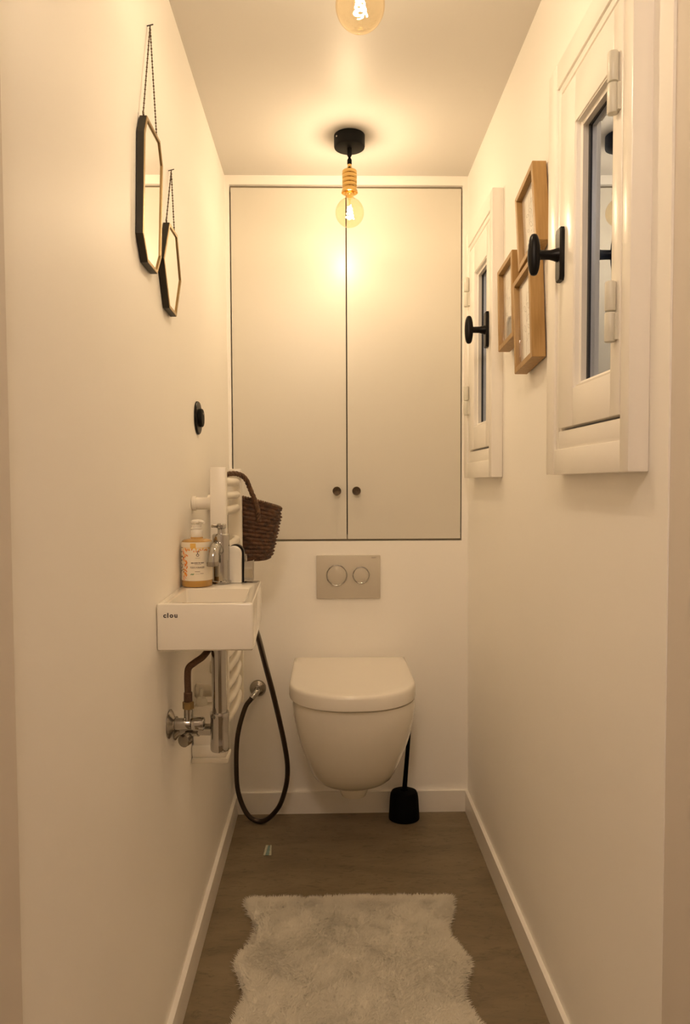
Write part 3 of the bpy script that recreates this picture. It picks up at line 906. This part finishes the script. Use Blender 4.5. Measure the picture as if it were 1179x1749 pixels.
for ph in (0, PI):
    pts = []
    for k in range(145):
        a = 2 * PI * k / 144
        p = basket_pt(a, 1.0, .0795 + .0030 * math.cos(36 * a + ph)); p.z += .0030 * math.sin(36 * a + ph)
        pts.append(p)
    tube(b, pts, .0032, 6, 0)
obj('rim', b, 'wickerlight', bk)
hp = [(-.196, 1.921, 1.000), (-.1985, 1.919, 1.030), (-.206, 1.916, 1.058), (-.2175, 1.908, 1.088), (-.2275, 1.884, 1.117), (-.245, 1.867, 1.1300), (-.272, 1.866, 1.1300), (-.290, 1.880, 1.120), (-.296, 1.900, 1.108), (-.301, 1.930, 1.092), (-.302, 1.965, 1.075)]
core = spline(hp, 12)
b = B()
for ph in (0, 2 * PI / 3, 4 * PI / 3):
    pts = []
    for i, p in enumerate(core):
        t_ = (core[min(i + 1, len(core) - 1)] - core[max(i - 1, 0)]).normalized()
        u, v = frame_of(t_)
        pts.append(p + (u * math.cos(i * .55 + ph) + v * math.sin(i * .55 + ph)) * .0034)
    tube(b, pts, .0040, 7, 0)
obj('handle', b, 'wickerlight', bk, label='twisted wicker handle')

# ------------------------------------------------------------------ bidet sprayer, hose and wall outlet
sr = root('bidet_sprayer', (-.205, 1.59, .62), 'white faced hand shower standing behind the tap, its dark hose looping to the floor', 'hand shower')
def pill(bm, cx, cz0, cz1, hw, yA, yB, seg=16):
    """upright slab with a round top"""
    pts = [(cx - hw * .9, cz0), (cx + hw, cz0)]
    for k in range(seg + 1):
        a = PI * k / seg
        pts.append((cx + hw * math.cos(a), cz1 - hw + hw * math.sin(a)))
    def lp(ins, y): return [(cx + (x - cx) * (1 - ins / hw), y, cz0 + (z - cz0) * (1 - ins / (cz1 - cz0))) for x, z in pts]
    t = bmesh.new(); d = 1 if yB > yA else -1
    loft(t, [lp(.003, yA), lp(.0008, yA + .001 * d), lp(0, yA + .003 * d), lp(0, yB)])
    merge(bm, t)
b = B(); pill(b, -.2155, BZ1 + .0006, .9660, .0175, 1.548, 1.560)
obj('face', b, 'plastic', sr, label='white rounded front')
b = B(); pill(b, -.2125, BZ1 + .0006, .9685, .0190, 1.580, 1.5605)
obj('shell', b, 'blackgloss', sr)
b = B()
loft(b, [[(x, y, z) for x, y in ((-.193, 1.556), (-.1745, 1.553), (-.1735, 1.575), (-.193, 1.578))] for z, in ((BZ1 + .003,), (BZ1 + .020,))] +
        [[(x + .001, y, .932 + .003 * (x + .18) / .02) for x, y in ((-.193, 1.556), (-.1745, 1.553), (-.1735, 1.575), (-.193, 1.578))]])
obj('trigger', b, 'chrome', sr)
b = B(); tube(b, [(-.2005, 1.597, .930), (-.2000, 1.600, .885), (-.1985, 1.612, .83), (-.194, 1.68, .775), (-.188, 1.78, .715), (-.178, 1.90, .599), (-.162, 2.00, .470), (-.1435, 2.08, .327), (-.136, 2.13, .226), (-.145, 2.17, .143), (-.172, 2.2, .063),
              (-.222, 2.222, .0105), (-.270, 2.228, .026), (-.302, 2.235, .095), (-.309, 2.236, .182), (-.304, 2.240, .287), (-.281, 2.248, .372), (-.2605, 2.255, .402)], .0078, 14, 10)
obj('hose', b, 'hose', sr, label='dark metal hose')
b = B(); box(b, -.2095, -.1915, 1.5805, 1.606, .905, .945, .004)
obj('hose_socket', b, 'nickel', sr)

wo = root('wall_outlet', (-.243, YB, .421), 'chrome round wall outlet feeding the hose, left of the toilet', 'water outlet')
b = B(); lathe(b, [(.0275, 0), (.0275, .003), (.0255, .008), (.019, .014), (.010, .017), (.001, .0175)], (-.243, YB - .0006, .424), (0, -1, 0), 36)
obj('rosette', b, 'nickel', wo)
b = B(); tube(b, [(-.243, 2.287, .424), (-.2445, 2.272, .420), (-.252, 2.262, .411), (-.2600, 2.255, .4025)], lambda t: .0105 - .001 * t, 14, 5)
obj('elbow', b, 'chrome', wo)
b = B(); box(b, -.2465, -.2360, 2.2660, 2.2850, .4290, .4400, .002); obj('stop_lever', b, 'chrome', wo)

# ------------------------------------------------------------------ black socket on the left wall
sy2, sz2 = 1.738, 1.267
w_ = XL(sy2, sz2)
sk = root('wall_socket', (w_, sy2, sz2 - .041), 'round black wall switch above the radiator', 'switch')
b = B(); lathe(b, [(.0410, 0), (.0410, .003), (.0390, .0055), (.026, .0062), (.001, .0062)], (w_ + .0005, sy2, sz2), (1, 0, 0), 48)
obj('cover_plate', b, 'blackgloss', sk)
b = B(); lathe(b, [(.0225, .0062), (.0225, .0125), (.0205, .0145), (.012, .0150), (.001, .0150)], (w_ + .0005, sy2, sz2), (1, 0, 0), 36)
kn = obj('rotary_knob', b, 'black', sk)
b = B(); lathe(b, [(.0030, .0150), (.0030, .0158), (.0005, .0160)], (w_ + .0005, sy2 - .004, sz2 + .010), (1, 0, 0), 12)
obj('screw', b, 'nickel', kn)

# ------------------------------------------------------------------ hanging mirrors
def make_mirror(name, pts, nail, hang, label):
    """pts: outline (y, z) on the face plane; nail (y, z); hang: the two corners the chain is tied to"""
    cy_ = sum(p[0] for p in pts) / len(pts); cz_ = sum(p[1] for p in pts) / len(pts)
    wx_ = XL(cy_, cz_)
    r = root(name, (wx_, cy_, min(p[1] for p in pts)), label, 'mirror', 'octagonal and hexagonal brass mirrors')
    xb, xf = wx_ + .0016, wx_ + .0150
    n = len(pts)
    area = sum(pts[i][0] * pts[(i + 1) % n][1] - pts[(i + 1) % n][0] * pts[i][1] for i in range(n))
    def inset(d):
        out = []
        for i in range(n):
            p0, p1, p2 = Vector(pts[i - 1]), Vector(pts[i]), Vector(pts[(i + 1) % n])
            e1, e2 = (p1 - p0).normalized(), (p2 - p1).normalized()
            s = 1 if area > 0 else -1
            n1, n2 = Vector((-e1.y, e1.x)) * s, Vector((-e2.y, e2.x)) * s
            m = (n1 + n2).normalized()
            out.append(tuple(p1 + m * (d / max(.3, m.dot(n1)))))
        return out
    def L3(d, x): return [(x, p[0], p[1]) for p in inset(d)]
    b = B(); loft(b, [L3(.0006, xb), L3(0, xb + .001), L3(0, xf - .0012), L3(.0004, xf - .0010)], True, False)
    obj('frame_edge', b, 'darkbrass', r, smooth=False)
    b = B()
    t = bmesh.new()
    loft(t, [L3(.0004, xf - .0010), L3(.0006, xf), L3(.0062, xf), L3(.0066, xf - .0026)], False, False); merge(b, t)
    obj('frame_lip', b, 'oldbrass', r, smooth=False)
    b = B(); loft(b, [L3(.0058, xf - .0040), L3(.0058, xf - .0022)])
    obj('glass', b, 'mirror', r, smooth=False, label='mirror glass')
    # chain of small links
    b = B()
    nx = XL(*nail) + .006
    k = 0
    for q in hang:
        A = Vector((nx, nail[0], nail[1] - .003)); C = Vector(((xb + xf) / 2, q[0], q[1] + .005))
        m = int((C - A).length / .0052)
        for i in range(m + 1):
            p = A.lerp(C, i / m); d = (C - A).normalized()
            lathe(b, [(.0003, -.0030), (.00125 + .0004 * (i % 2), -.0012), (.00125 + .0004 * (i % 2), .0012), (.0003, .0030)], p, d, 6)
        for a in range(12):
            a0, a1 = 2 * PI * a / 12, 2 * PI * (a + 1) / 12
            cyl(b, C + Vector((0, .0042 * math.cos(a0), .0042 * math.sin(a0) - .002)), C + Vector((0, .0042 * math.cos(a1), .0042 * math.sin(a1) - .002)), .0009, 5)
    obj('chain', b, 'bronze', r)
    b = B(); w2 = XL(*nail)
    cyl(b, (w2 + .0002, nail[0], nail[1] - .002), (w2 + .012, nail[0], nail[1] + .001), .0010, 8)
    obj('nail', b, 'darkbrass', r)
    return r
M1 = [(1.2187, 1.7066), (1.2371, 1.7405), (1.3303, 1.7417), (1.3500, 1.7035), (1.3268, 1.5259), (1.2939, 1.4870), (1.2269, 1.4871), (1.1994, 1.5272)]
M2 = [(1.3475, 1.5332), (1.4012, 1.6188), (1.4713, 1.6184), (1.5038, 1.5332), (1.4520, 1.4472), (1.3905, 1.4498)]
make_mirror('wall_mirror', M1, (1.312, 1.940), (M1[1], M1[2]), 'larger octagonal brass framed mirror hung by a chain, higher on the wall')
make_mirror('wall_mirror', M2, (1.468, 1.750), (M2[1], M2[2]), 'smaller six sided brass framed mirror hung by a chain, below the larger one')

# ------------------------------------------------------------------ three pictures in deep oak frames
def make_picture(cy_, cz_, w, h, deg, seed, label):
    wx_ = XR(cy_, cz_) - .0035
    r = root('framed_picture', (wx_, cy_, cz_), label, 'picture', 'small oak framed prints')
    OFF[r.name] = Vector((0, 0, 0))            # parts are modelled around the frame's own centre
    fw, dp = .0125, .029
    hw, hh = w / 2, h / 2
    def member(p):
        b = B(); prism(b, [(-dp, y, z) for y, z in p], (dp, 0, 0))
        bmesh.ops.bevel(b, geom=list(b.edges), offset=.0008, segments=1, affect='EDGES')
        obj('frame_member', b, 'wood', r)
    member([(-hw, -hh), (-hw, hh), (-hw + fw, hh - fw), (-hw + fw, -hh + fw)])
    member([(hw, -hh), (hw, hh), (hw - fw, hh - fw), (hw - fw, -hh + fw)])
    member([(-hw, hh), (hw, hh), (hw - fw, hh - fw), (-hw + fw, hh - fw)])
    member([(-hw, -hh), (hw, -hh), (hw - fw, -hh + fw), (-hw + fw, -hh + fw)])
    iw, ih = hw - fw - .0003, hh - fw - .0003
    b = B(); box(b, -.0165, -.0020, -iw, iw, -ih, ih)
    pr = obj('print', b, 'paper', r, smooth=False)
    # faint grey line drawing of stems and leaves, flat ink on the paper
    b = B(); R_ = random.Random(seed)
    def stroke(pts, wd):
        pts = spline([(0, y, z) for y, z in pts], 6)
        lf, rt = [], []
        for i, p in enumerate(pts):
            t_ = (pts[min(i + 1, len(pts) - 1)] - pts[max(i - 1, 0)]).normalized()
            nrm = Vector((0, -t_.z, t_.y)) * wd
            lf.append(b.verts.new((-.0168, p.y + nrm.y, p.z + nrm.z))); rt.append(b.verts.new((-.0168, p.y - nrm.y, p.z - nrm.z)))
        for i in range(len(pts) - 1): b.faces.new((lf[i], lf[i + 1], rt[i + 1], rt[i]))
    for s in range(2):
        yy = (-.3 + .6 * s) * iw + R_.uniform(-.1, .1) * iw
        lean = R_.uniform(-.35, .35) * iw
        stem = [(yy, -ih * .85), (yy + lean * .3, -ih * .3), (yy + lean * .7, ih * .25), (yy + lean, ih * .75)]
        stroke(stem, .0006)
        for k in range(5):
            t = .2 + .15 * k
            by = yy + lean * t; bz = -ih * .85 + 1.6 * ih * t
            sd = 1 if k % 2 else -1
            L_ = R_.uniform(.25, .42) * iw
            up = R_.uniform(.10, .22) * ih
            stroke([(by, bz), (by + sd * L_ * .5, bz + up * .9), (by + sd * L_, bz + up)], .0005)
            stroke([(by, bz), (by + sd * L_ * .6, bz + up * .3), (by + sd * L_, bz + up)], .0005)
    obj('drawing', b, 'ink', pr, smooth=False)
    b = B(); box(b, -.0200, -.0185, -iw, iw, -ih, ih)
    obj('glazing', b, 'picglass', r, smooth=False)
    r.rotation_euler = (math.radians(deg), 0, 0)
    return r
make_picture(1.4985, 1.6655, .137, .174, -11.0, 5, 'topmost of the three oak framed prints, strongly tilted above the other two')
make_picture(1.673, 1.533, .139, .200, -4.5, 9, 'oak framed print closest to the far window')
make_picture(1.5215, 1.4605, .137, .209, -6.5, 14, 'lowest oak framed print, partly behind the handle of the near window')

# ------------------------------------------------------------------ sheepskin rug
left = [(-.222, 1.808), (-.231, 1.797), (-.224, 1.758), (-.197, 1.686), (-.199, 1.641), (-.224, 1.575), (-.228, 1.550), (-.201, 1.474), (-.193, 1.439), (-.214, 1.361), (-.236, 1.290), (-.222, 1.220), (-.199, 1.160), (-.205, 1.090), (-.228, 1.020), (-.222, .970), (-.180, .945)]
right = [(.310, 1.806), (.321, 1.797), (.315, 1.743), (.287, 1.661), (.294, 1.620), (.315, 1.564), (.316, 1.530), (.290, 1.460), (.287, 1.426), (.306, 1.347), (.328, 1.285), (.312, 1.215), (.290, 1.155), (.296, 1.090), (.318, 1.020), (.312, .970), (.270, .945)]
def sm(p): return [(v.x, v.y) for v in spline([(x, y, 0) for x, y in p], 6)]
poly = np.array(sm(right) + sm(left)[::-1])
def inside(X, Y):
    r = np.zeros(len(X), bool)
    j = len(poly) - 1
    for i in range(len(poly)):
        xi, yi = poly[i]; xj, yj = poly[j]
        if yi != yj:
            c = ((yi > Y) != (yj > Y)) & (X < (xj - xi) * (Y - yi) / (yj - yi) + xi)
            r ^= c
        j = i
    return r
def edge_dist(X, Y):
    d = np.full(len(X), 9.0)
    A = poly; Bq = np.roll(poly, -1, 0)
    for (ax, ay), (bx_, by_) in zip(A, Bq):
        ex, ey = bx_ - ax, by_ - ay
        t = np.clip(((X - ax) * ex + (Y - ay) * ey) / (ex * ex + ey * ey + 1e-12), 0, 1)
        d = np.minimum(d, np.hypot(X - ax - t * ex, Y - ay - t * ey))
    return d
ph = rng.uniform(0, 6.28, (12, 3)); kk = rng.normal(0, 1, (12, 2))
def fnoise(X, Y, f):
    s = 0
    for i in range(12):
        s = s + np.sin(kk[i, 0] * f * X + kk[i, 1] * f * Y + ph[i, 0])
    return s / 3.5
rg_ = root('sheepskin_rug', (.045, 1.37, 0), 'white sheepskin rug with wavy edges lying on the floor', 'rug')
outl = [(x, y) for x, y in poly]
cxr, cyr = .045, 1.37
def ins_pt(p, d):
    return (p[0] + (d if p[0] < cxr else -d), p[1] + (-d if p[1] > 1.79 else d if p[1] < .96 else 0))
b = B()
loft(b, [[(*ins_pt(p, .008), .0006) for p in outl], [(*ins_pt(p, .008), .006) for p in outl]])
obj('backing', b, 'furbase', rg_, smooth=False)
# undercoat: softly undulating surface
g = .007
gx = np.arange(-.26, .35, g); gy = np.arange(.93, 1.83, g)
GX, GY = np.meshgrid(gx, gy, indexing='ij')
fx_, fy_ = GX.ravel(), GY.ravel()
ed = edge_dist(fx_, fy_); ins = inside(fx_, fy_) & (ed > .008)
def height(X, Y, e):
    return .0065 + .0085 * np.clip((e - .006) / .03, 0, 1) ** .6 * (1 + .16 * fnoise(X, Y, 32) + .09 * fnoise(X + 3, Y, 90))
hz_ = height(fx_, fy_, ed)
nx_, ny_ = GX.shape
idx = -np.ones(nx_ * ny_, int); idx[ins] = np.arange(ins.sum())
ids = idx.reshape(nx_, ny_)
q = np.stack([ids[:-1, :-1], ids[1:, :-1], ids[1:, 1:], ids[:-1, 1:]], -1).reshape(-1, 4)
q = q[(q >= 0).all(1)]
me = bpy.data.meshes.new('undercoat')
me.from_pydata(np.stack([fx_[ins] - .045, fy_[ins] - 1.37, hz_[ins]], 1).tolist(), [], q.tolist())
me.materials.append(MAT['furbase']); finish(me, True, 180)
uo = bpy.data.objects.new('undercoat', me); COL.objects.link(uo); uo.parent = rg_
# pile: tapered strands leaning in clumps
NS = 190000
X = rng.uniform(-.25, .345, NS); Y = rng.uniform(.93, 1.82, NS)
k = inside(X, Y); X, Y = X[k], Y[k]
e = edge_dist(X, Y); k = e > .005; X, Y, e = X[k], Y[k], e[k]
n = len(X)
z0 = height(X, Y, np.maximum(e, .008)) - .004
la = fnoise(X, Y, 26) * 1.0 + fnoise(X + 5, Y + 2, 75) * .8 + rng.normal(0, 1.1, n)
lm = np.clip(.0125 + .002 * fnoise(X - 4, Y, 40) + rng.normal(0, .002, n), .006, .018)
dxl, dyl = np.cos(la) * lm, np.sin(la) * lm
out = np.clip(1 - e / .022, 0, 1)          # near the border the pile falls outwards
hx_, hy_ = 2e-3, 2e-3
gxn = (edge_dist(X + hx_, Y) - edge_dist(X - hx_, Y)); gyn = (edge_dist(X, Y + hy_) - edge_dist(X, Y - hy_))
gl_ = np.hypot(gxn, gyn) + 1e-9
dxl = dxl * (1 - .6 * out) - gxn / gl_ * .011 * out; dyl = dyl * (1 - .6 * out) - gyn / gl_ * .011 * out
ln = (.0085 + rng.uniform(-.002, .003, n)) * (1 - .30 * out)
wd_ = rng.uniform(.0006, .0012, n); wa = np.arctan2(dyl, dxl) + PI / 2 + rng.normal(0, .25, n)
wxx, wyy = np.cos(wa) * wd_, np.sin(wa) * wd_
P = np.zeros((n, 5, 3))
P[:, 0] = np.stack([X - wxx, Y - wyy, z0], 1); P[:, 1] = np.stack([X + wxx, Y + wyy, z0], 1)
mx_, my_, mz_ = X + dxl * .35, Y + dyl * .35, z0 + ln * .6
P[:, 2] = np.stack([mx_ + wxx * .8, my_ + wyy * .8, mz_], 1); P[:, 3] = np.stack([mx_ - wxx * .8, my_ - wyy * .8, mz_], 1)
P[:, 4] = np.stack([X + dxl, Y + dyl, z0 + ln * .95], 1)
P[:, :, 2] = np.maximum(P[:, :, 2], .0015)
P -= np.array([.045, 1.37, 0])
me = bpy.data.meshes.new('fur')
me.vertices.add(n * 5); me.vertices.foreach_set('co', P.ravel())
base_i = np.arange(n)[:, None] * 5
loops_ = np.concatenate([base_i + np.array([0, 1, 2, 3]), base_i + np.array([3, 2, 4])], 1)
me.loops.add(n * 7); me.loops.foreach_set('vertex_index', loops_.ravel())
me.polygons.add(n * 2)
st = np.stack([np.arange(n) * 7, np.arange(n) * 7 + 4], 1).ravel()
me.polygons.foreach_set('loop_start', st)
me.update(calc_edges=True); me.validate()
me.materials.append(MAT['fur'])
fo = bpy.data.objects.new('fur', me); COL.objects.link(fo); fo.parent = rg_
fo['kind'] = 'stuff'; fo['label'] = 'dense cream fur pile'

# ------------------------------------------------------------------ scrap of film on the floor
sc = root('plastic_scrap', (-.191, 2.035, 0), 'tiny pale blue scrap of plastic film on the floor below the hose', 'scrap')
def strip(name, pts, mat):
    b = B()
    loft(b, [[(x, y, .0008 + h) for x, y, h in pts], [(x, y, .0016 + h) for x, y, h in pts]])
    obj(name, b, mat, sc, smooth=False)
strip('pale_edge', [(-.2030, 2.030, 0), (-.1975, 2.028, .001), (-.1930, 2.082, .003), (-.2005, 2.084, .002)], 'scrap')
strip('blue_middle', [(-.1973, 2.028, .001), (-.1865, 2.028, .001), (-.1870, 2.078, .003), (-.1928, 2.080, .003)], 'scrapblue')
strip('pale_edge', [(-.1863, 2.027, .001), (-.1795, 2.029, 0), (-.1830, 2.084, .001), (-.1868, 2.082, .003)], 'scrap')
